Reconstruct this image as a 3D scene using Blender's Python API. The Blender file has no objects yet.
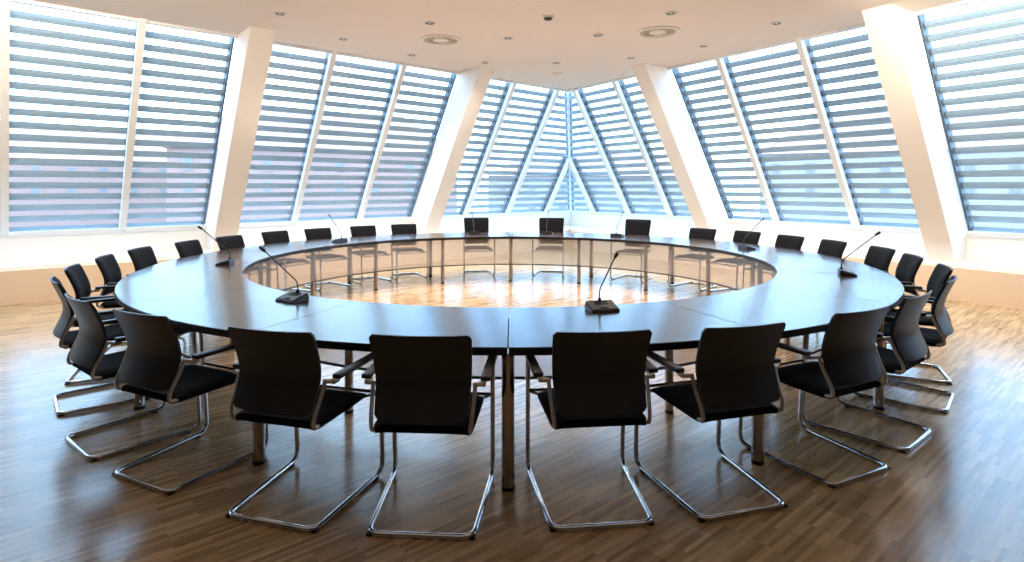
import bpy, bmesh, math, random
from mathutils import Vector, Matrix
random.seed(7)
PI = math.pi
S = bpy.context.scene
COL = S.collection

# ------------------------------------------------------------------ tagging
def tag(o, label=None, cat=None, group=None, kind=None):
    if label: o['label'] = label
    if cat: o['category'] = cat
    if group: o['group'] = group
    if kind: o['kind'] = kind
    return o

def empty(name, loc=(0, 0, 0), rz=0.0):
    o = bpy.data.objects.new(name, None)
    COL.objects.link(o)
    o.empty_display_size = 0.1
    o.location = loc
    o.rotation_euler = (0, 0, rz)
    return o

def obj(name, bm, mat, parent=None, smooth=True, angle=40):
    bmesh.ops.recalc_face_normals(bm, faces=bm.faces[:])
    me = bpy.data.meshes.new(name)
    bm.to_mesh(me)
    bm.free()
    me.materials.append(mat)
    if smooth:
        for p in me.polygons: p.use_smooth = True
        try: me.set_sharp_from_angle(angle=math.radians(angle))
        except Exception: pass
    o = bpy.data.objects.new(name, me)
    COL.objects.link(o)
    if parent: o.parent = parent
    return o

def copy_tree(o, parent=None):
    c = o.copy()
    COL.objects.link(c)
    if parent: c.parent = parent
    for ch in list(o.children): copy_tree(ch, c)
    return c

# ------------------------------------------------------------------ geometry helpers
def add_box(bm, c, s, bev=0.0, seg=2, rot=None):
    r = bmesh.ops.create_cube(bm, size=1.0)
    vs = r['verts']
    for v in vs:
        v.co = Vector((v.co.x * s[0], v.co.y * s[1], v.co.z * s[2]))
    if bev > 0:
        es = list({e for v in vs for e in v.link_edges})
        g = bmesh.ops.bevel(bm, geom=es, offset=bev, segments=seg, affect='EDGES', profile=0.5)
        vs = list({v for f in g['faces'] for v in f.verts} | {v for v in vs if v.is_valid})
    M = Matrix.Translation(Vector(c)) @ (rot.to_4x4() if rot else Matrix.Identity(4))
    for v in vs: v.co = M @ v.co
    return vs

def fillet(pts, r, n=7):
    pts = [Vector(p) for p in pts]
    out = [pts[0]]
    for i in range(1, len(pts) - 1):
        p0, p, p1 = pts[i - 1], pts[i], pts[i + 1]
        a = (p0 - p); b = (p1 - p)
        rr = r[i] if isinstance(r, (list, tuple)) else r
        d = min(rr, a.length * 0.49, b.length * 0.49)
        A = p + a.normalized() * d; B = p + b.normalized() * d
        for k in range(n + 1):
            t = k / n
            out.append(A * (1 - t) ** 2 + p * 2 * t * (1 - t) + B * t ** 2)
    out.append(pts[-1])
    return out

def add_tube(bm, pts, rad, n=10, cap=True):
    pts = [Vector(p) for p in pts]
    N = len(pts)
    T = []
    for i in range(N):
        a = pts[max(0, i - 1)]; b = pts[min(N - 1, i + 1)]
        T.append((b - a).normalized())
    up = Vector((0, 0, 1)) if abs(T[0].z) < 0.9 else Vector((1, 0, 0))
    u = (up - T[0] * up.dot(T[0])).normalized()
    rings = []
    for i in range(N):
        if i:
            u = (u - T[i] * u.dot(T[i])).normalized()
        w = T[i].cross(u)
        r = rad[i] if isinstance(rad, (list, tuple)) else rad
        rings.append([bm.verts.new(pts[i] + (u * math.cos(2 * PI * k / n) + w * math.sin(2 * PI * k / n)) * r) for k in range(n)])
    for i in range(N - 1):
        for k in range(n):
            bm.faces.new((rings[i][k], rings[i][(k + 1) % n], rings[i + 1][(k + 1) % n], rings[i + 1][k]))
    if cap:
        bm.faces.new(rings[0]); bm.faces.new(rings[-1])

def add_lathe(bm, prof, c=(0, 0, 0), n=24, axis=None):
    rings = []
    for (r, z) in prof:
        if r < 1e-5:
            rings.append([bm.verts.new(Vector(c) + Vector((0, 0, z)))])
        else:
            rings.append([bm.verts.new(Vector(c) + Vector((r * math.cos(2 * PI * k / n), r * math.sin(2 * PI * k / n), z))) for k in range(n)])
    for a, b in zip(rings, rings[1:]):
        for k in range(n):
            k2 = (k + 1) % n
            if len(a) == 1 and len(b) == 1: continue
            if len(a) == 1: bm.faces.new((a[0], b[k2], b[k]))
            elif len(b) == 1: bm.faces.new((a[k], a[k2], b[0]))
            else: bm.faces.new((a[k], a[k2], b[k2], b[k]))

def add_prism(bm, bottom, top):
    b = [bm.verts.new(Vector(p)) for p in bottom]
    t = [bm.verts.new(Vector(p)) for p in top]
    n = len(b)
    bm.faces.new(b); bm.faces.new(t)
    for i in range(n):
        bm.faces.new((b[i], b[(i + 1) % n], t[(i + 1) % n], t[i]))

def add_slab_grid(bm, front, back):
    """closed solid between two equally sized grids of points"""
    R = len(front); Cn = len(front[0])
    F = [[bm.verts.new(p) for p in row] for row in front]
    B = [[bm.verts.new(p) for p in row] for row in back]
    for i in range(R - 1):
        for j in range(Cn - 1):
            bm.faces.new((F[i][j], F[i][j + 1], F[i + 1][j + 1], F[i + 1][j]))
            bm.faces.new((B[i][j], B[i + 1][j], B[i + 1][j + 1], B[i][j + 1]))
    for j in range(Cn - 1):
        bm.faces.new((F[0][j], B[0][j], B[0][j + 1], F[0][j + 1]))
        bm.faces.new((F[R - 1][j], F[R - 1][j + 1], B[R - 1][j + 1], B[R - 1][j]))
    for i in range(R - 1):
        bm.faces.new((F[i][0], F[i + 1][0], B[i + 1][0], B[i][0]))
        bm.faces.new((F[i][Cn - 1], B[i][Cn - 1], B[i + 1][Cn - 1], F[i + 1][Cn - 1]))

# ------------------------------------------------------------------ materials
def lin(c):
    return tuple(((x / 255) / 12.92 if x / 255 <= 0.04045 else ((x / 255 + 0.055) / 1.055) ** 2.4) for x in c) + (1.0,)

def mat(name):
    m = bpy.data.materials.new(name)
    m.use_nodes = True
    nt = m.node_tree
    return m, nt, nt.nodes, nt.links, nt.nodes['Principled BSDF']

def simple(name, rgb, rough=0.5, metal=0.0, spec=0.5, noise=0.0, scale=20.0, bump=0.0):
    m, nt, N, L, P = mat(name)
    P.inputs['Roughness'].default_value = rough
    P.inputs['Metallic'].default_value = metal
    P.inputs['Specular IOR Level'].default_value = spec
    c = lin(rgb)
    tc = N.new('ShaderNodeTexCoord')
    nz = N.new('ShaderNodeTexNoise')
    nz.inputs['Scale'].default_value = scale
    nz.inputs['Detail'].default_value = 4
    L.new(tc.outputs['Object'], nz.inputs['Vector'])
    mx = N.new('ShaderNodeMix'); mx.data_type = 'RGBA'
    mx.inputs['A'].default_value = tuple(x * (1 - noise) for x in c[:3]) + (1,)
    mx.inputs['B'].default_value = tuple(min(1, x * (1 + noise)) for x in c[:3]) + (1,)
    L.new(nz.outputs['Fac'], mx.inputs['Factor'])
    L.new(mx.outputs['Result'], P.inputs['Base Color'])
    if bump > 0:
        b = N.new('ShaderNodeBump'); b.inputs['Strength'].default_value = bump; b.inputs['Distance'].default_value = 0.002
        L.new(nz.outputs['Fac'], b.inputs['Height']); L.new(b.outputs['Normal'], P.inputs['Normal'])
    return m

M_ceiling = simple('ceiling_plaster', (226, 211, 196), 0.9, noise=0.02, scale=3)
M_white = simple('white_paint', (252, 247, 240), 0.55, noise=0.01, scale=4)
M_beige = simple('cream_wall_paint', (240, 214, 184), 0.7, noise=0.015, scale=3)
M_column = simple('column_paint', (246, 236, 224), 0.75, noise=0.01, scale=4)
M_frame = simple('white_window_frame', (236, 236, 234), 0.45)
M_rail = simple('grey_guide_rail', (74, 80, 86), 0.6, noise=0.05)
M_hip = simple('dark_hip_bar', (96, 106, 118), 0.4, metal=0.3)
M_chrome = simple('polished_chrome', (205, 205, 208), 0.12, metal=1.0)
M_leg = simple('table_leg_metal', (176, 166, 158), 0.2, metal=1.0)
M_alu = simple('satin_aluminium', (196, 188, 178), 0.35, metal=0.85)
M_shell = simple('black_back_shell', (34, 33, 34), 0.42, noise=0.06, scale=60)
M_taupe = simple('dimmed_taupe_wall', (92, 82, 74), 0.8, noise=0.03, scale=3)  # colour darkened so the rear walls act as a large dim room
M_fabric = simple('black_upholstery', (13, 13, 16), 0.9, spec=0.2, noise=0.25, scale=400, bump=0.2)
M_black = simple('black_plastic', (18, 18, 20), 0.4)
M_edge = simple('black_table_edge', (10, 10, 12), 0.45)
M_mic = simple('charcoal_mic_plastic', (30, 32, 36), 0.42, noise=0.1, scale=120)
M_vent = simple('vent_white_metal', (225, 216, 204), 0.5)
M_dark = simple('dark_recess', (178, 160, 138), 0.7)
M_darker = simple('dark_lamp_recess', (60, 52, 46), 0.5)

# slats
def slat_mat():
    m, nt, N, L, P = mat('blue_grey_slat')
    P.inputs['Base Color'].default_value = lin((166, 184, 198))
    P.inputs['Roughness'].default_value = 0.6
    tr = N.new('ShaderNodeBsdfTranslucent'); tr.inputs['Color'].default_value = lin((190, 186, 178))
    mx = N.new('ShaderNodeMixShader'); mx.inputs[0].default_value = 0.22
    L.new(P.outputs[0], mx.inputs[1]); L.new(tr.outputs[0], mx.inputs[2])
    L.new(mx.outputs[0], N['Material Output'].inputs['Surface'])
    return m
M_slat = slat_mat()

def glass_mat():
    m = bpy.data.materials.new('window_glass'); m.use_nodes = True
    nt = m.node_tree; N = nt.nodes; L = nt.links
    N.remove(N['Principled BSDF'])
    t = N.new('ShaderNodeBsdfTransparent'); t.inputs['Color'].default_value = (0.93, 0.97, 0.98, 1)
    g = N.new('ShaderNodeBsdfGlossy'); g.inputs['Roughness'].default_value = 0.02
    f = N.new('ShaderNodeLayerWeight'); f.inputs['Blend'].default_value = 0.5
    pw = N.new('ShaderNodeMath'); pw.operation = 'POWER'; pw.inputs[1].default_value = 4.0
    L.new(f.outputs['Facing'], pw.inputs[0])
    mr = N.new('ShaderNodeMapRange'); mr.inputs['To Min'].default_value = 0.04; mr.inputs['To Max'].default_value = 0.7
    L.new(pw.outputs[0], mr.inputs['Value'])
    mx = N.new('ShaderNodeMixShader')
    L.new(mr.outputs['Result'], mx.inputs[0]); L.new(t.outputs[0], mx.inputs[1]); L.new(g.outputs[0], mx.inputs[2])
    L.new(mx.outputs[0], N['Material Output'].inputs['Surface'])
    return m
M_glass = glass_mat()

def scrim_mat():
    m, nt, N, L, P = mat('perforated_grey_panel')
    P.inputs['Base Color'].default_value = lin((168, 166, 166))
    P.inputs['Roughness'].default_value = 0.5
    P.inputs['Metallic'].default_value = 0.0
    tc = N.new('ShaderNodeTexCoord')
    nz = N.new('ShaderNodeTexNoise'); nz.inputs['Scale'].default_value = 900
    L.new(tc.outputs['Object'], nz.inputs['Vector'])
    mr = N.new('ShaderNodeMapRange')
    mr.inputs['From Min'].default_value = 0.3; mr.inputs['From Max'].default_value = 0.7
    mr.inputs['To Min'].default_value = 0.40; mr.inputs['To Max'].default_value = 0.54
    L.new(nz.outputs['Fac'], mr.inputs['Value'])
    t = N.new('ShaderNodeBsdfTransparent')
    mx = N.new('ShaderNodeMixShader')
    L.new(mr.outputs['Result'], mx.inputs[0]); L.new(t.outputs[0], mx.inputs[1]); L.new(P.outputs[0], mx.inputs[2])
    L.new(mx.outputs[0], N['Material Output'].inputs['Surface'])
    return m
M_scrim = scrim_mat()

def table_mat():
    m, nt, N, L, P = mat('dark_walnut_veneer')
    tc = N.new('ShaderNodeTexCoord')
    mp = N.new('ShaderNodeMapping'); mp.inputs['Scale'].default_value = (2.2, 60, 20)
    mp.inputs['Rotation'].default_value = (0, 0, math.radians(3))
    L.new(tc.outputs['Object'], mp.inputs['Vector'])
    nz = N.new('ShaderNodeTexNoise'); nz.inputs['Scale'].default_value = 1.6; nz.inputs['Detail'].default_value = 6
    nz.inputs['Distortion'].default_value = 0.6
    L.new(mp.outputs[0], nz.inputs['Vector'])
    cr = N.new('ShaderNodeValToRGB')
    cr.color_ramp.elements[0].position = 0.35; cr.color_ramp.elements[0].color = lin((44, 32, 28))
    cr.color_ramp.elements[1].position = 0.68; cr.color_ramp.elements[1].color = lin((82, 64, 56))
    L.new(nz.outputs['Fac'], cr.inputs[0]); L.new(cr.outputs[0], P.inputs['Base Color'])
    rr = N.new('ShaderNodeMapRange'); rr.inputs['To Min'].default_value = 0.16; rr.inputs['To Max'].default_value = 0.22
    L.new(nz.outputs['Fac'], rr.inputs['Value']); L.new(rr.outputs['Result'], P.inputs['Roughness'])
    P.inputs['Specular IOR Level'].default_value = 0.42
    P.inputs['Specular Tint'].default_value = (0.56, 0.80, 1.0, 1)  # blue of the reflected sky put into the sheen colour
    return m
M_table = table_mat()

def parquet_mat():
    m, nt, N, L, P = mat('industrial_strip_parquet')
    tc = N.new('ShaderNodeTexCoord')
    mp = N.new('ShaderNodeMapping'); mp.inputs['Rotation'].default_value = (0, 0, math.radians(-40))
    L.new(tc.outputs['Object'], mp.inputs['Vector'])
    def brick(w, h, off, freq, c1, c2):
        b = N.new('ShaderNodeTexBrick')
        b.offset = off; b.offset_frequency = freq
        b.inputs['Scale'].default_value = 1.0
        b.inputs['Brick Width'].default_value = w; b.inputs['Row Height'].default_value = h
        b.inputs['Mortar Size'].default_value = 0.0
        b.inputs['Bias'].default_value = 0.0
        b.inputs['Color1'].default_value = c1; b.inputs['Color2'].default_value = c2
        L.new(mp.outputs[0], b.inputs['Vector'])
        return b
    strips = brick(0.30, 0.021, 0.47, 3, lin((150, 118, 82)), lin((208, 172, 126)))
    packs = brick(0.30, 0.168, 0.37, 2, (0.80, 0.78, 0.76, 1), (1.12, 1.1, 1.08, 1))
    mx = N.new('ShaderNodeMix'); mx.data_type = 'RGBA'; mx.blend_type = 'MULTIPLY'; mx.inputs['Factor'].default_value = 1.0
    L.new(strips.outputs['Color'], mx.inputs['A']); L.new(packs.outputs['Color'], mx.inputs['B'])
    mp2 = N.new('ShaderNodeMapping'); mp2.inputs['Scale'].default_value = (8, 260, 1)
    L.new(mp.outputs[0], mp2.inputs['Vector'])
    nz = N.new('ShaderNodeTexNoise'); nz.inputs['Scale'].default_value = 1.0; nz.inputs['Detail'].default_value = 5
    L.new(mp2.outputs[0], nz.inputs['Vector'])
    gr = N.new('ShaderNodeMapRange'); gr.inputs['To Min'].default_value = 0.78; gr.inputs['To Max'].default_value = 1.2
    L.new(nz.outputs['Fac'], gr.inputs['Value'])
    mx2 = N.new('ShaderNodeMix'); mx2.data_type = 'RGBA'; mx2.blend_type = 'MULTIPLY'; mx2.inputs['Factor'].default_value = 1.0
    L.new(mx.outputs['Result'], mx2.inputs['A']); L.new(gr.outputs['Result'], mx2.inputs['B'])
    L.new(mx2.outputs['Result'], P.inputs['Base Color'])
    r = N.new('ShaderNodeMapRange'); r.inputs['To Min'].default_value = 0.15; r.inputs['To Max'].default_value = 0.24
    L.new(nz.outputs['Fac'], r.inputs['Value']); L.new(r.outputs['Result'], P.inputs['Roughness'])
    P.inputs['Specular IOR Level'].default_value = 0.7
    bp = N.new('ShaderNodeBump'); bp.inputs['Strength'].default_value = 0.08; bp.inputs['Distance'].default_value = 0.002
    L.new(mx2.outputs['Result'], bp.inputs['Height']); L.new(bp.outputs['Normal'], P.inputs['Normal'])
    return m
M_floor = parquet_mat()

# ------------------------------------------------------------------ room frame
ZC = 3.75            # ceiling height
ZS = 0.90            # glass sill height
ZL = 0.49            # ledge height
T = 0.60             # inward lean per metre of height
OFF = 0.60           # ledge depth (glass line to base wall)
CX, CY = 1.60, 15.60 # corner of the glass line at sill height
class Wall: pass
def mkwall(d, n):
    w = Wall(); w.d = Vector((d[0], d[1])); w.n = Vector((n[0], n[1])); return w
WL = mkwall((-0.74871, -0.66290), (0.66290, -0.74871))
WR = mkwall((0.55522, -0.83170), (-0.83170, -0.55522))
half = math.acos(WL.d.dot(WR.d)) / 2
K = 1 / math.tan(half)
def W(w, u, inset, z):
    """point u metres from the corner along wall w, inset metres in from the sill line"""
    return Vector((CX + w.d.x * u + w.n.x * inset, CY + w.d.y * u + w.n.y * inset, z))
def G(w, u, inset, z):
    """same, but riding on the leaning glass plane"""
    return W(w, u, inset + T * (z - ZS), z)
UL, UR = 15.0, 12.9
ci = T * (ZC - ZS)

def quadmesh(name, polys, m, **k):
    bm = bmesh.new()
    for p in polys: bm.faces.new([bm.verts.new(Vector(q)) for q in p])
    return obj(name, bm, m, smooth=False, **k)

LB, RB = W(WL, UL, OFF, 0), W(WR, UR, OFF, 0)
LIN, RIN = W(WL, UL, 3.0, 0), W(WR, UR, 3.0, 0)
LOUT, ROUT = W(WL, UL, -0.3, 0), W(WR, UR, -0.3, 0)
CB = W(WL, OFF * K, OFF, 0)
YB = -3.0
def z_(p, z): return Vector((p.x, p.y, z))
LR, RR = Vector((LIN.x, YB, 0)), Vector((RIN.x, YB, 0))

def solid_poly(name, pts, z0, z1, m):
    bm = bmesh.new()
    add_prism(bm, [z_(p, z0) for p in pts], [z_(p, z1) for p in pts])
    return tag(obj(name, bm, m, smooth=False), kind='structure')
ext = W(WL, (OFF - .2) * K, OFF - .2, 0)
solid_poly('floor', [CB, RB, RIN, RR, LR, LIN, LB], -0.12, 0.0, M_floor)
CI = W(WL, ci * K, ci, 0)
solid_poly('ceiling', [CI, W(WR, UR, ci, 0), RIN, RR, LR, LIN, W(WL, UL, ci, 0)], ZC, ZC + 0.25, M_ceiling)

def wallslab(name, a, b, z0, z1, th, m):
    d = (b - a); d.z = 0; d.normalize()
    n = Vector((d.y, -d.x, 0)) * th
    bm = bmesh.new()
    add_prism(bm, [z_(a, z0), z_(b, z0), z_(b + n, z0), z_(a + n, z0)], [z_(a, z1), z_(b, z1), z_(b + n, z1), z_(a + n, z1)])
    return tag(obj(name, bm, m, smooth=False), kind='structure')
# base walls under the ledge (thickness goes outward)
wallslab('wall_left', CB, LB, 0, ZL - 0.045, -0.1, M_beige)
wallslab('wall_right', RB, CB, 0, ZL - 0.045, -0.1, M_beige)
wallslab('wall_left_rear', LR, LIN, 0, ZC, -0.1, M_taupe)
wallslab('wall_right_rear', RIN, RR, 0, ZC, -0.1, M_taupe)
wallslab('wall_left_end', LIN, LOUT, 0, ZC, -0.1, M_taupe)
wallslab('wall_right_end', ROUT, RIN, 0, ZC, -0.1, M_taupe)
wallslab('wall_rear', RR, LR, 0, ZC, -0.1, M_taupe)

def bar(bm, w, u0, u1, prof):
    """prism along the wall with profile [(inset, z)...]; ends mitred at the corner when u0 is None"""
    def P(u, i, z): return W(w, i * K if u is None else u, i, z)
    add_prism(bm, [P(u0, i, z) for i, z in prof], [P(u1, i, z) for i, z in prof])

for w, name, U in ((WL, 'trim_1', UL), (WR, 'trim_2', UR)):
    bm = bmesh.new()
    # white bench ledge with a small nose, then the upstand below the glass
    bar(bm, w, None, U, [(OFF + .02, ZL - .045), (OFF + .02, ZL), (0.0, ZL + .0), (-0.06, ZL - .045)])
    bar(bm, w, None, U, [(0.0, ZL), (0.0, ZS - .02), (-0.10, ZS - .02), (-0.10, ZL)])
    o = obj(name, bm, M_white, smooth=False); tag(o, kind='structure')

# leaning columns (deep white painted beams between the window bays)
def column(w, u0, u1, d, name):
    bm = bmesh.new()
    zb, zt = ZL - 0.02, ZC + 0.1
    add_prism(bm, [G(w, u0, -.02, zb), G(w, u1, -.02, zb), G(w, u1, d, zb), G(w, u0, d, zb)],
                  [G(w, u0, -.02, zt), G(w, u1, -.02, zt), G(w, u1, d, zt), G(w, u0, d, zt)])
    tag(obj(name, bm, M_column, smooth=False), kind='structure')
column(WL, 4.66, 5.00, 0.64, 'trim_3')
column(WL, 8.67, 9.01, 0.64, 'trim_4')
column(WR, 4.57, 4.90, 0.64, 'trim_5')
column(WR, 8.54, 8.87, 0.64, 'trim_6')

# window bays: (wall, list of pane limits)
bays = [
    (WL, [9.01, 10.18, 11.54, 12.85, 14.99], 'near left'),
    (WL, [5.00, 6.22, 7.53, 8.67], 'left'),
    (WL, [0.0, 0.95, 2.30, 3.59, 4.66], 'left corner'),
    (WR, [0.0, 0.93, 2.19, 3.47, 4.57], 'right corner'),
    (WR, [4.90, 5.97, 7.37, 8.54], 'right'),
    (WR, [8.87, 10.2, 11.5, 12.89], 'near right'),
]
def hip_u(z, extra=0.0): return K * (T * (z - ZS) + extra)
def leanbar(bm, w, u, wd, i0, i1, z0, z1):
    """bar riding on the glass plane; cut where it meets the hip"""
    zt = z1
    if u - wd / 2 < hip_u(z1): zt = min(z1, ZS + max(0.05, (u / K)) / T)
    def sec(z): return [G(w, max(u - wd / 2, 0), i0, z), G(w, u + wd / 2, i0, z), G(w, u + wd / 2, i1, z), G(w, max(u - wd / 2, 0), i1, z)]
    add_prism(bm, sec(z0), sec(zt))

PITCH = 0.158
blind_labels = {
    ('near left', 0): 'grey-blue slatted blind in the pane just left of the left-hand near column',
    ('near left', 1): 'wide slatted blind filling the large left-hand pane of the nearest left window',
    ('near left', 2): 'grey-blue slatted blind cut off by the left edge of the photo',
    ('left', 0): 'slatted blind just left of the far left column, in the left middle window',
    ('left', 1): 'slatted blind in the centre pane of the left middle window between two columns',
    ('left', 2): 'slatted blind in the pane just right of the near left column',
    ('left corner', 0): 'small slatted blind left of the corner bar, inside the inverted V',
    ('left corner', 1): 'slatted blind reaching the top of the corner bar on its left side',
    ('left corner', 2): 'slatted blind second pane left of the corner window bar, full height',
    ('left corner', 3): 'narrow slatted blind just right of the far left column',
    ('right corner', 0): 'small slatted blind right of the corner bar, inside the inverted V',
    ('right corner', 1): 'slatted blind reaching the top of the corner bar on its right side',
    ('right corner', 2): 'slatted blind second pane right of the corner window bar, full height',
    ('right corner', 3): 'narrow slatted blind just left of the far right column',
    ('right', 0): 'slatted blind in the pane just right of the far right column',
    ('right', 1): 'slatted blind in the centre pane of the right middle window between two columns',
    ('right', 2): 'slatted blind in the pane just left of the near right column',
    ('near right', 0): 'wide slatted blind right of the near right column at the photo edge',
}
for bi, (w, us, nm) in enumerate(bays):
    # frame
    bm = bmesh.new()
    inner = us[1:-1]
    for u in inner:
        leanbar(bm, w, u, 0.09, -0.03, 0.07, ZS - .02, ZC)
    # bottom and head members
    c0 = us[0] == 0.0
    prof = [(-.06, ZS - .06), (.03, ZS - .06), (.03, ZS + .01), (-.06, ZS + .01)]
    bar(bm, w, None if c0 else us[0], us[-1], prof)
    pr2 = [(ci - .05, ZC - .04), (ci + .03, ZC - .04), (ci + .03, ZC + .05), (ci - .05, ZC + .05)]
    bar(bm, w, None if c0 else us[0], us[-1], pr2)
    win = obj('window_%d' % (bi + 1), bm, M_frame, smooth=False)
    tag(win, kind='structure')
    # panes and the dark guide rails of the blinds
    for pi in range(len(us) - 1):
        a, b = us[pi], us[pi + 1]
        def ua(z, e=0.0): return max(a, hip_u(z, e)) if c0 else a
        zt = ZC
        if c0 and hip_u(ZC) > b: zt = ZS + b / K / T
        zs = [ZS + (zt - ZS) * k / 8 for k in range(9)]
        if c0 and ua(zt) > a and a > 0:
            zs.append(ZS + a / K / T); zs.sort()
        bm = bmesh.new()
        lo = [bm.verts.new(G(w, ua(z), 0, z)) for z in zs]
        hi = [bm.verts.new(G(w, b, 0, z)) for z in zs]
        for k in range(len(zs) - 1):
            try: bm.faces.new((lo[k], hi[k], hi[k + 1], lo[k + 1]))
            except Exception: pass
        bmesh.ops.remove_doubles(bm, verts=bm.verts[:], dist=1e-4)
        obj('pane', bm, M_glass, win, smooth=False)
        # slatted blind outside the glass
        root = empty('slatted_blind', W(w, (a + b) / 2, -0.14, ZS))
        lab = blind_labels.get((nm, pi), 'grey-blue slatted blind outside the frame')
        tag(root, lab, 'blind', 'exterior slatted blinds')
        inv = Matrix.Translation(-Vector(root.location))
        bm = bmesh.new()
        z = ZS + 0.03
        hw = 0.044
        while z < ZC - 0.02:
            o0 = -0.14
            u0 = max(a + .03, hip_u(z, o0) + .03) if c0 else a + .03
            u1 = b - .03
            if u1 - u0 > 0.04:
                # shallow curved slat
                sec = []
                for (q, r) in ((-hw, -.006), (0, .006), (hw, -.004), (hw, -.008), (0, .002), (-hw, -.010)):
                    sec.append((q, r))
                add_prism(bm, [G(w, u0, o0 + r, z + q) for q, r in sec], [G(w, u1, o0 + r, z + q) for q, r in sec])
            z += PITCH
        bm.transform(inv)
        obj('slats', bm, M_slat, root, smooth=False)
        for (ue, sg) in ((b, -1), (a, 1)):
            if ue == 0.0: continue
            bm = bmesh.new()
            leanbar(bm, w, ue + sg * 0.022, 0.03, -0.22, -0.035, ZS, ZC)
            bm.transform(inv)
            obj('guide_rail', bm, M_rail, root, smooth=False)
    if c0 and w is WL:
        pass
# hip bar in the corner
bm = bmesh.new()
def hp(z, e): 
    return W(WL, K * (T * (z - ZS) + e), T * (z - ZS) + e, z)
add_tube(bm, [hp(ZS - .05, -.02), hp(ZC + .02, -.02)], 0.03, 8)
tag(obj('trim_7', bm, M_frame), kind='structure')
bm = bmesh.new()
add_tube(bm, [hp(ZS - .05, -.2), hp(ZC + .02, -.2)], 0.09, 8)
tag(obj('trim_8', bm, M_hip), kind='structure')

# ------------------------------------------------------------------ ceiling fixtures
def downlight_proto():
    r = empty('downlight')
    bm = bmesh.new(); add_lathe(bm, [(.075, 0), (.082, -.006), (.078, -.012), (.058, -.010), (.055, -.002), (.055, .0)], n=28)
    obj('trim_ring', bm, M_vent, r)
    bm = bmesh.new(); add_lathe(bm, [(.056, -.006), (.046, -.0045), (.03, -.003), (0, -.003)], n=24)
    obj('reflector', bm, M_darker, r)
    bm = bmesh.new(); add_lathe(bm, [(.022, -.003), (.02, -.007), (.0, -.009)], n=16)
    obj('bulb', bm, M_vent, r)
    return r
dl = [
    (-2.96, 7.31, 'recessed ceiling spotlight farthest to the left, nearest the near left column'),
    (-2.52, 8.56, 'recessed ceiling spotlight above the left middle window, second from the left'),
    (-1.11, 7.73, 'recessed ceiling spotlight just in front of the left round air vent'),
    (-1.67, 9.59, 'recessed ceiling spotlight near the window edge, left behind the left air vent'),
    (-0.48, 10.16, 'small recessed ceiling spotlight near the far edge, right behind the left air vent'),
    (-0.06, 8.50, 'recessed ceiling spotlight in the middle, right of the left air vent'),
    (1.25, 8.33, 'recessed ceiling spotlight in the middle, left of the right air vent'),
    (0.79, 10.20, 'small recessed ceiling spotlight nearest the window corner'),
    (2.03, 9.81, 'recessed ceiling spotlight behind the right air vent'),
    (2.02, 7.29, 'recessed ceiling spotlight just in front of the right round air vent'),
    (3.00, 8.98, 'recessed ceiling spotlight right of the right air vent, near the window edge'),
    (3.57, 7.73, 'recessed ceiling spotlight farthest to the right'),
]
p = downlight_proto()
for i, (x, y, lab) in enumerate(dl):
    o = p if i == 0 else copy_tree(p)
    o.location = (x, y, ZC)
    tag(o, lab, 'spotlight', 'recessed ceiling spotlights')

def vent_proto():
    r = empty('air_vent')
    bm = bmesh.new(); add_lathe(bm, [(.285, 0), (.31, -.004), (.31, -.012), (.275, -.016), (.27, -.008), (.10, -.008), (0, -.008)], n=48)
    obj('face_plate', bm, M_vent, r)
    bm = bmesh.new()
    for k in range(28):
        a = 2 * PI * k / 28
        rot = Matrix.Rotation(a, 3, 'Z')
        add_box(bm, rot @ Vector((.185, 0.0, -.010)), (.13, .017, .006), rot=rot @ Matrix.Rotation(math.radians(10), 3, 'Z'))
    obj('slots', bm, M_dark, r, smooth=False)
    bm = bmesh.new(); add_lathe(bm, [(.07, -.008), (.066, -.016), (0, -.018)], n=24)
    obj('hub', bm, M_vent, r)
    return r
p = vent_proto()
p.location = (-1.07, 8.61, ZC); tag(p, 'round swirl air vent in the ceiling, the left one of two', 'vent', 'ceiling swirl air vents')
q = copy_tree(p); q.location = (2.08, 8.17, ZC); tag(q, 'round swirl air vent in the ceiling, the right one of two', 'vent', 'ceiling swirl air vents')
r = empty('ceiling_sensor', (0.47, 7.46, ZC))
tag(r, 'small dark square ceiling sensor in the middle, nearest to the viewer', 'sensor')
bm = bmesh.new(); add_box(bm, (0, 0, -.008), (.15, .15, .016), .004); obj('housing', bm, M_vent, r)
bm = bmesh.new(); add_lathe(bm, [(.058, -.016), (.055, -.03), (.03, -.042), (0, -.045)], n=24); obj('lens', bm, M_darker, r)
r = empty('smoke_detector', (0.87, 11.1, ZC))
tag(r, 'pale flat smoke detector on the ceiling close to the window corner', 'smoke detector')
bm = bmesh.new(); add_lathe(bm, [(.09, 0), (.09, -.012), (.06, -.03), (0, -.034)], n=28); obj('housing', bm, M_ceiling, r)
bm = bmesh.new(); add_lathe(bm, [(.045, -.031), (.04, -.042), (0, -.045)], n=20); obj('cap', bm, M_ceiling, r)

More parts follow.
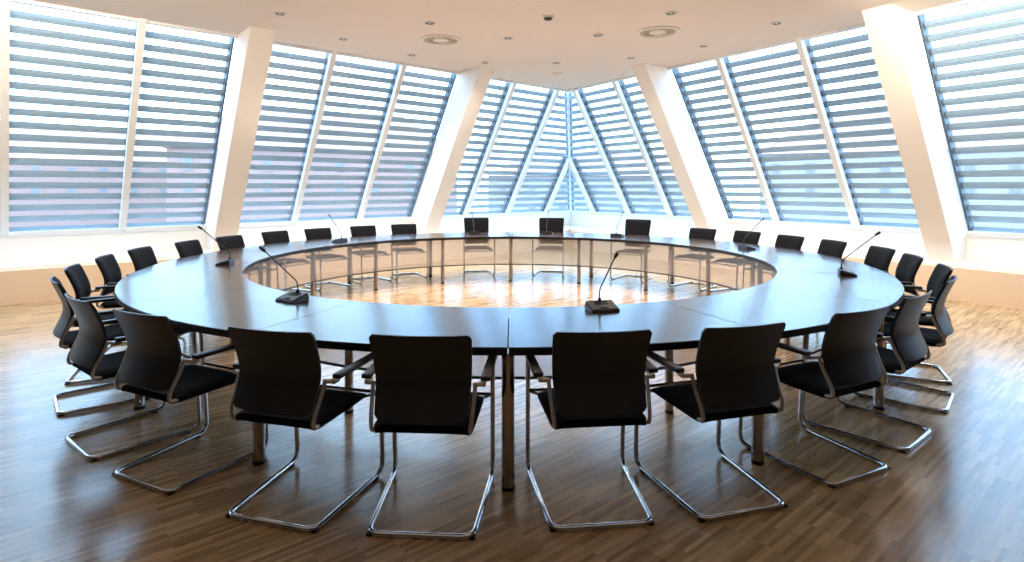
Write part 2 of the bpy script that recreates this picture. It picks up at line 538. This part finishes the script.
# ------------------------------------------------------------------ ring table
TX, TY = -0.02, 6.52
R_OUT, R_IN, ZT, TH = 3.70, 2.753, 0.74, 0.040
table = empty('ring_conference_table', (TX, TY, 0))
tag(table, 'huge ring-shaped dark wood conference table on chrome tube legs in the middle of the hall', 'table')
def seg_bm(a0, a1, n=14):
    bm = bmesh.new()
    b = 0.004
    prof = [(R_IN, ZT - TH), (R_IN, ZT - b), (R_IN + b, ZT), (R_OUT - b, ZT), (R_OUT, ZT - b), (R_OUT, ZT - TH)]
    rings = []
    for k in range(n + 1):
        a = a0 + (a1 - a0) * k / n
        rings.append([bm.verts.new((r * math.sin(a), r * math.cos(a), z)) for r, z in prof])
    m = len(prof)
    for k in range(n):
        for j in range(m):
            f = bm.faces.new((rings[k][j], rings[k][(j + 1) % m], rings[k + 1][(j + 1) % m], rings[k + 1][j]))
            if j in (0, 4, 5): f.material_index = 1
    f = bm.faces.new(rings[0]); f.material_index = 1
    f = bm.faces.new(rings[-1]); f.material_index = 1
    return bm
gap = 0.003 / 3.2
for k in range(16):
    a0 = k * PI / 8 + gap; a1 = (k + 1) * PI / 8 - gap
    o = obj('tabletop_segment', seg_bm(a0, a1), M_table, table)
    o.data.materials.append(M_edge)
def leg_bm(x, y, rad):
    bm = bmesh.new()
    add_lathe(bm, [(0, 0), (rad - .004, 0), (rad - .002, .012), (rad, .014), (rad, ZT - TH - .012), (rad + .02, ZT - TH - .010), (rad + .02, ZT - TH - .001), (0, ZT - TH - .001)], (x, y, 0), n=24)
    return bm
foot_p = None
for k in range(16):
    a = k * PI / 8
    for (rr, rad) in ((3.615, .033), (2.842, .029)):
        o = obj('leg', leg_bm(rr * math.sin(a), rr * math.cos(a), rad), M_leg, table)
        bm = bmesh.new(); add_lathe(bm, [(rad + .001, 0.001), (rad + .0015, .02), (rad - .001, .021)], (rr * math.sin(a), rr * math.cos(a), 0), n=20)
        obj('foot_glide', bm, M_black, o)
# perforated privacy panel hanging under the inner rim
bm = bmesh.new()
n = 160
zp0, zp1 = 0.29, ZT - TH - .001
ring = []
for k in range(n):
    a = 2 * PI * k / n
    ring.append([bm.verts.new((2.785 * math.sin(a), 2.785 * math.cos(a), z)) for z in (zp0, zp1)])
for k in range(n):
    bm.faces.new((ring[k][0], ring[(k + 1) % n][0], ring[(k + 1) % n][1], ring[k][1]))
pan = obj('privacy_panel', bm, M_scrim, table)
bm = bmesh.new()
pts = [(2.785 * math.sin(2 * PI * k / n), 2.785 * math.cos(2 * PI * k / n)) for k in range(n)]
vv = []
for (x, y) in pts:
    L = math.hypot(x, y); ux, uy = x / L, y / L
    vv.append([bm.verts.new((x + ux * d, y + uy * d, z)) for d, z in ((-.005, zp0 - .012), (.005, zp0 - .012), (.005, zp0 + .006), (-.005, zp0 + .006))])
for k in range(n):
    for j in range(4):
        bm.faces.new((vv[k][j], vv[(k + 1) % n][j], vv[(k + 1) % n][(j + 1) % 4], vv[k][(j + 1) % 4]))
obj('bottom_rail', bm, M_rail, pan)

# ------------------------------------------------------------------ cantilever chair
def interp(tab, z):
    for (z0, y0), (z1, y1) in zip(tab, tab[1:]):
        if z <= z1:
            t = (z - z0) / (z1 - z0)
            return y0 + (y1 - y0) * t
    return tab[-1][1]
def make_chair(name, top):
    root = empty(name)
    # chrome sled: post - runner - rear bar - runner - post, one bent tube
    X = .262; r = .0125
    path = [(-X - .004, .535, .650), (-X, .575, .0135), (-.232, .005, .0135), (.232, .005, .0135), (X, .575, .0135), (X + .004, .535, .650)]
    bm = bmesh.new(); add_tube(bm, fillet(path, [0, .075, .06, .06, .075, 0], 8), r, 10)
    sled = obj('sled_frame', bm, M_chrome, root)
    for (x, y) in ((-.225, .02), (.225, .02), (-.257, .50), (.257, .50)):
        bm = bmesh.new(); add_box(bm, (x, y, .007), (.03, .035, .014), .004); obj('glide', bm, M_black, sled)
    bm = bmesh.new(); add_tube(bm, [(-X, .556, .436), (X, .556, .436)], .009, 8); 
    for s in (-1, 1):
        add_tube(bm, [(s * X, .556, .436), (s * .20, .47, .436), (s * .20, .08, .438)], .008, 8)
    obj('seat_support', bm, M_chrome, root)
    # seat
    nu, nv = 12, 14
    def seat(z_top, zoff):
        rows = []
        for j in range(nv + 1):
            v = j / nv
            y = .035 + .445 * v
            row = []
            for i in range(nu + 1):
                u = -1 + 2 * i / nu
                hwid = .222 + .010 * v
                cr = 1.0
                if v > .88: cr = 1 - .07 * ((v - .88) / .12) ** 2
                if v < .08: cr = 1 - .05 * ((.08 - v) / .08) ** 2
                edge = max(0, abs(u) - .8) / .2
                if z_top:
                    z = .480 - .018 * (1 - u * u) * math.sin(PI * min(1, v * 1.1)) - .016 * edge ** 2
                    z += .012 * v - .04 * max(0, (v - .72) / .28) ** 2
                else:
                    z = .444 + .006 * v - .004 * edge + .006 * max(0, (v - .72) / .28) ** 2
                row.append(Vector((u * hwid * cr, y, z)))
            rows.append(row)
        return rows
    bm = bmesh.new(); add_slab_grid(bm, seat(True, 0), seat(False, 0))
    obj('seat', bm, M_fabric, root, angle=60)
    # back shell with lumbar bend
    dz = top - .888
    prof = [(.512, -.004), (.59, .030), (.635, .047), (.665, .053), (.70, .050), (.745 + dz * .3, .038), (.81 + dz * .6, .012), (top, -.022)]
    rows_n, cols = 22, 14
    def back(off, inset, z0, z1):
        rows = []
        for j in range(rows_n + 1):
            t = j / rows_n
            z = z0 + (z1 - z0) * t
            zz = (z - .512) / (top - .512)
            hw = .208 + .020 * zz - inset
            # rounded upper and lower corners
            rad = .016
            e = min(z1 - z, z - z0)
            if e < rad: hw -= rad - math.sqrt(max(0, rad ** 2 - (rad - e) ** 2))
            row = []
            for i in range(cols + 1):
                u = -1 + 2 * i / cols
                y = interp(prof, z) + .026 * u * u - .010
                bulge = off if inset == 0 else off * (1 - .55 * max(abs(u), abs(2 * t - 1)) ** 8)
                row.append(Vector((u * hw, y + bulge, z)))
            rows.append(row)
        return rows
    bm = bmesh.new(); add_slab_grid(bm, back(.012, 0, .512, top), back(0, 0, .512, top))
    bk = obj('backrest', bm, M_shell, root, angle=50)
    bm = bmesh.new(); add_slab_grid(bm, back(.040, .006, .525, top - .006), back(.0115, .006, .525, top - .006))
    obj('back_pad', bm, M_fabric, bk, angle=50)
    # aluminium side frames, arm brackets and arm pads
    for s in (-1, 1):
        pf = [(s * .232, .088, .652), (s * .229, .060, .585), (s * .222, .018, .505), (s * .218, .014, .458), (s * .205, .12, .446)]
        bm = bmesh.new(); add_tube(bm, fillet(pf, .03, 5), [.0095] * len(fillet(pf, .03, 5)), 8)
        obj('back_frame', bm, M_alu, root)
        bm = bmesh.new()
        add_tube(bm, [(s * .222, .085, .645), (s * .268, .105, .645)], .011, 10)
        add_box(bm, (s * .262, .118, .644), (.03, .05, .022), .005)
        obj('arm_bracket', bm, M_alu, root)
        bm = bmesh.new()
        vs = add_box(bm, (s * .274, .33, .664), (.046, .44, .022), .007, 3)
        for v in vs:
            v.co.z -= .10 * max(0, abs(v.co.y - .33) - .15) ** 2
        obj('armrest', bm, M_black, root)
    return root
low = make_chair('cantilever_armchair', 0.888)
high = make_chair('cantilever_armchair', 0.985)
chairs = [  # x, y relative to table centre, tall back?, label
    (-.395, -4.03, 0, 'black armchair seen from behind, first to the left of the front centre table leg'),
    (-1.062, -3.94, 0, 'black armchair seen from behind, second to the left of the front centre table leg'),
    (-1.86, -3.60, 0, 'black armchair third to the left of the front centre table leg'),
    (-2.51, -3.19, 0, 'black armchair fourth to the left of the front centre table leg'),
    (-3.23, -2.44, 0, 'leftmost black armchair, its back mostly hidden, fifth left of the front centre leg'),
    (-3.525, -1.92, 0, 'black armchair facing us at the left end, sixth left of the front centre leg'),
    (-3.80, -1.15, 0, 'black armchair at the left table end, seventh left of the front centre leg'),
    (-3.924, -.54, 0, 'black armchair at the left table end, eighth left of the front centre leg'),
    (-3.889, .38, 0, 'black armchair behind the left rim, left neighbour of the one before the near left column'),
    (-3.744, 1.05, 0, 'black armchair standing in front of the near left white column base'),
    (-3.477, 1.93, 0, 'black armchair behind the far rim, first to the right of the near left column'),
    (-3.05, 2.54, 0, 'black armchair behind the far rim, just left of the microphone by the left middle window'),
    (-2.453, 3.16, 0, 'black armchair behind the far rim, just right of the microphone by the left middle window'),
    (-1.884, 3.59, 0, 'black armchair behind the far rim, nearest on the left to the far left column'),
    (-.63, 3.90, 1, 'taller black armchair at the far side, left one of the three tall ones'),
    (.74, 3.88, 1, 'taller black armchair at the far side, middle of three, below the window corner'),
    (2.19, 3.32, 1, 'taller black armchair at the far side, right one of the three tall ones'),
    (3.046, 2.51, 0, 'black armchair behind the far rim, in front of the far right column'),
    (3.471, 1.99, 0, 'black armchair behind the far right rim, directly behind a microphone'),
    (3.772, 1.13, 0, 'black armchair behind the right rim, second to the right of the far right microphone'),
    (3.93, .51, 0, 'black armchair behind the right rim, just left of the rightmost microphone tip'),
    (4.004, -.32, 0, 'black armchair at the right end, just right of the rightmost microphone tip'),
    (3.83, -1.06, 0, 'black armchair at the right end below the near right column base'),
    (3.564, -1.82, 0, 'black armchair facing us at the right end, overlapped by a grey-lit chair back'),
    (3.20, -2.37, 0, 'rightmost black armchair, its back lit grey, fifth right of the front centre leg'),
    (2.447, -3.10, 0, 'black armchair fourth to the right of the front centre table leg'),
    (1.837, -3.53, 0, 'black armchair third to the right of the front centre table leg'),
    (1.099, -3.856, 0, 'black armchair seen from behind, second to the right of the front centre table leg'),
    (.4375, -3.96, 0, 'black armchair seen from behind, first to the right of the front centre table leg'),
]
pol = [[math.atan2(c[0], c[1]), math.hypot(c[0], c[1])] for c in chairs]
order = sorted(range(len(chairs)), key=lambda i: pol[i][0])
turns = [0.0] * len(chairs)
SEAM = PI / 8
for _ in range(60):   # neighbours keep clear of each other and of the outer table legs under the seams
    for i, j in zip(order, order[1:]):
        g = math.radians(9.9 if pol[i][1] + pol[j][1] > 7.94 and abs(pol[i][0]) > 2.6 else 10.75) - (pol[j][0] - pol[i][0])
        if g > 0:
            pol[i][0] -= g / 2; pol[j][0] += g / 2
    for i in order:
        k = round(pol[i][0] / SEAM) * SEAM
        d = pol[i][0] - k
        if abs(d) < math.radians(5.35): pol[i][0] = k + math.copysign(math.radians(5.35), d)
for i in order:
    d = pol[i][0] - round(pol[i][0] / SEAM) * SEAM
    lack = math.radians(5.95) - abs(d)
    if lack > 0: turns[i] = math.copysign(lack * 3.2, d)
chairs = [(r * math.sin(a), r * math.cos(a), c[2], c[3]) for (a, r), c in zip(pol, chairs)]
used = {0: False, 1: False}
for ci_, (x, y, tall, lab) in enumerate(chairs):
    src = high if tall else low
    o = copy_tree(src) if used[tall] else src
    used[tall] = True
    o.location = (TX + x, TY + y, 0)
    turn = turns[ci_] + (-.07 if lab.startswith('rightmost') else (.05 if lab.startswith('leftmost') else 0))
    o.rotation_euler = (0, 0, math.atan2(x, -y) + turn)  # local +y faces the table centre
    tag(o, lab, 'chair', 'armchairs around the ring table')

# ------------------------------------------------------------------ desk microphones
def make_mic():
    r = empty('desk_microphone')
    # wedge console; local -y faces the seated speaker
    bm = bmesh.new()
    w0, w1 = .108, .100
    bot = [(-w0, -.075, 0), (w0, -.075, 0), (w0, .07, 0), (-w0, .07, 0)]
    top = [(-w1, -.068, .016), (w1, -.068, .016), (w1, .062, .05), (-w1, .062, .05)]
    add_prism(bm, bot, top)
    bmesh.ops.bevel(bm, geom=bm.edges[:], offset=.007, segments=3, affect='EDGES')
    b = obj('console', bm, M_mic, r)
    sl = math.atan2(.034, .13)
    rot = Matrix.Rotation(sl, 3, 'X')
    bm = bmesh.new(); add_box(bm, (0.0, -.042, .0245), (.05, .018, .006), .002, rot=rot); obj('talk_button', bm, M_black, b)
    bm = bmesh.new()
    for k in range(6): add_box(bm, (0, .0 + .008 * k, .0345 + .0021 * k), (.10, .003, .003), rot=rot)
    obj('speaker_grille', bm, M_black, b, smooth=False)
    bm = bmesh.new(); add_lathe(bm, [(.013, .045), (.012, .060), (.007, .066), (0, .066)], (.0, .045, 0), n=16); obj('neck_socket', bm, M_black, b)
    pts = fillet([(0, .045, .055), (0, .045, .115), (0, -.225, .345)], .05, 8)
    bm = bmesh.new(); add_tube(bm, pts, .0045, 8); nk = obj('gooseneck', bm, M_mic, r)
    d = Vector((0, -.165, .11)).normalized(); e = Vector((0, -.225, .345))
    bm = bmesh.new(); add_tube(bm, [e - d * .012, e - d * .008, e + d * .03, e + d * .038], [.006, .011, .011, .006], 12); obj('capsule', bm, M_black, nk)
    return r
mics = [
    (.60, -2.83, 'desk microphone nearest the viewer, just right of the front table seam'),
    (-1.514, -2.52, 'desk microphone on the near left tabletop, neck bent left across the opening'),
    (-2.935, -.62, 'desk microphone at the left rim before the chair by the near left column'),
    (-2.49, 1.81, 'desk microphone on the far left rim before the left middle window'),
    (-.635, 3.22, 'desk microphone in front of the left tall-backed chair'),
    (.615, 3.25, 'desk microphone in front of the middle tall-backed chair'),
    (1.72, 2.74, 'desk microphone just left of the right tall-backed chair'),
    (3.03, .83, 'desk microphone on the far right rim beneath the right middle window'),
    (3.05, -1.34, 'rightmost desk microphone, neck rising to the right in front of the right end chairs'),
]
mp_ = make_mic()
for i, (x, y, lab) in enumerate(mics):
    o = mp_ if i == 0 else copy_tree(mp_)
    o.location = (TX + x, TY + y, ZT)
    o.scale = (0.92, 1.0, 1.08)
    o.rotation_euler = (0, 0, math.atan2(x, -y))
    tag(o, lab, 'microphone', 'desk microphones on the ring table')

# ------------------------------------------------------------------ outside: neighbouring houses
M_house = simple('pale_render', (148, 114, 104), 0.9, noise=0.03, scale=0.4)
M_roof = simple('rosy_tile_roof', (146, 110, 100), 0.9, noise=0.08, scale=1.2)
M_wht = simple('white_render', (148, 134, 128), 0.9, noise=0.02, scale=0.4)
M_win = simple('house_window_pane', (112, 106, 106), 0.3)
M_ground = simple('street_paving', (100, 100, 104), 0.95, noise=0.05, scale=0.2)
quad = [(-160, -60, -9), (160, -60, -9), (160, 180, -9), (-160, 180, -9)]
bm = bmesh.new(); add_prism(bm, [(x, y, z - .5) for x, y, z in quad], quad)
tag(obj('ground', bm, M_ground, smooth=False), kind='structure')
def house(cx, cy, wd, dp, h, rh, rz, m, label):
    root = empty('house', (cx, cy, -9), rz)
    tag(root, label, 'house', 'houses beyond the windows')
    bm = bmesh.new(); add_box(bm, (0, 0, h / 2), (wd, dp, h)); obj('walls', bm, m, root, smooth=False)
    bm = bmesh.new(); o = .5
    b = [(-wd / 2 - o, -dp / 2 - o, h), (wd / 2 + o, -dp / 2 - o, h), (wd / 2 + o, dp / 2 + o, h), (-wd / 2 - o, dp / 2 + o, h)]
    t = [(-wd / 2 + dp * .35, -.1, h + rh), (wd / 2 - dp * .35, -.1, h + rh), (wd / 2 - dp * .35, .1, h + rh), (-wd / 2 + dp * .35, .1, h + rh)]
    add_prism(bm, b, t); obj('roof', bm, M_roof, root, smooth=False)
    n = int(wd / 4.5)
    for k in range(n):
        for z in (h - 2.2, h - 5.4):
            bm = bmesh.new()
            x = -wd / 2 + wd * (k + .5) / n
            add_box(bm, (x, -dp / 2 - .02, z), (1.1, .12, 1.5))
            f = obj('window', bm, M_win, root, smooth=False)
            bm = bmesh.new()
            for sx in (-.58, .58): add_box(bm, (x + sx, -dp / 2 - .05, z), (.1, .16, 1.7))
            for sz in (-.8, .8): add_box(bm, (x, -dp / 2 - .05, z + sz), (1.26, .16, .1))
            obj('window_frame', bm, M_wht, f, smooth=False)
house(-86, 106, 84, 22, 15.5, 6.2, math.radians(44), M_house, 'long pale house with rosy roof seen through the nearest left window blinds')
house(-31, 94, 40, 22, 16.0, 7.0, math.radians(18), M_house, 'tall pale house seen through the left middle window')
house(14, 104, 34, 22, 12.5, 5.0, math.radians(-5), M_wht, 'white house seen faintly through the corner window')
house(58, 86, 36, 22, 15.5, 6.5, math.radians(-30), M_wht, 'white house with windows seen through the right middle window')
house(86, 62, 30, 20, 12.5, 4.5, math.radians(-50), M_wht, 'white house seen through the nearest right window')

# ------------------------------------------------------------------ light
w = bpy.data.worlds.new('sky'); S.world = w; w.use_nodes = True
N = w.node_tree.nodes; L = w.node_tree.links
bg = N['Background']
tc = N.new('ShaderNodeTexCoord')
nz = N.new('ShaderNodeTexNoise'); nz.inputs['Scale'].default_value = 3.0; nz.inputs['Detail'].default_value = 5
L.new(tc.outputs['Generated'], nz.inputs['Vector'])
cr = N.new('ShaderNodeValToRGB')
cr.color_ramp.elements[0].position = 0.38; cr.color_ramp.elements[0].color = (0.32, 0.60, 1.0, 1)
cr.color_ramp.elements[1].position = 0.66; cr.color_ramp.elements[1].color = (0.50, 0.76, 1.0, 1)
L.new(nz.outputs['Fac'], cr.inputs[0]); L.new(cr.outputs[0], bg.inputs['Color'])
bg.inputs['Strength'].default_value = 11.0

def area(name, loc, rot, sx, sy, e, c):
    l = bpy.data.lights.new(name, 'AREA'); l.shape = 'RECTANGLE'; l.size = sx; l.size_y = sy; l.energy = e; l.color = c
    o = bpy.data.objects.new(name, l); COL.objects.link(o); o.location = loc; o.rotation_euler = rot
    return o
# added warm fill standing in for unseen windows behind the viewer
area('rear_fill', (0, 0.5, ZC - .05), (0, 0, 0), 8, 4, 20, (1.0, 0.86, 0.70))
area('ceiling_fill', (0, 6.0, 2.2), (PI, 0, 0), 7.5, 7, 50, (1.0, 0.92, 0.86))  # added upward fill to brighten the ceiling; no fixture hangs there
for (x, y, tx, ty) in ((-4.6, 5.2, -7.2, 8.2), (4.6, 5.6, 6.6, 8.2)):   # added unseen fills that brighten the side ledges and base walls
    v = Vector((tx, ty, 0.4)) - Vector((x, y, ZC - .1))
    o = area('ledge_fill', (x, y, ZC - .1), (0, 0, 0), 1.6, .4, 115, (1.0, 0.88, 0.74))
    o.rotation_euler = v.to_track_quat('-Z', 'Y').to_euler()
for (x, y, lab) in dl:
    l = bpy.data.lights.new('spot_lamp', 'SPOT'); l.energy = 170; l.color = (1.0, 0.86, 0.70); l.spot_size = math.radians(130); l.spot_blend = 0.8
    l.shadow_soft_size = 0.06
    o = bpy.data.objects.new('spot_lamp', l); COL.objects.link(o); o.location = (x, y, ZC - .03)

S.view_settings.view_transform = 'Standard'
S.view_settings.look = 'None'
S.view_settings.exposure = 0.0

# ------------------------------------------------------------------ camera
cam = bpy.data.cameras.new('camera'); cam.sensor_width = 36.0; cam.lens = 573 / 1024 * 36
cam.shift_y = -(281 - 188) / 1024
cam.clip_start = 0.05; cam.clip_end = 500
co = bpy.data.objects.new('camera', cam); COL.objects.link(co)
co.location = (0, 0, 1.525); co.rotation_euler = (PI / 2, 0, 0)
S.camera = co
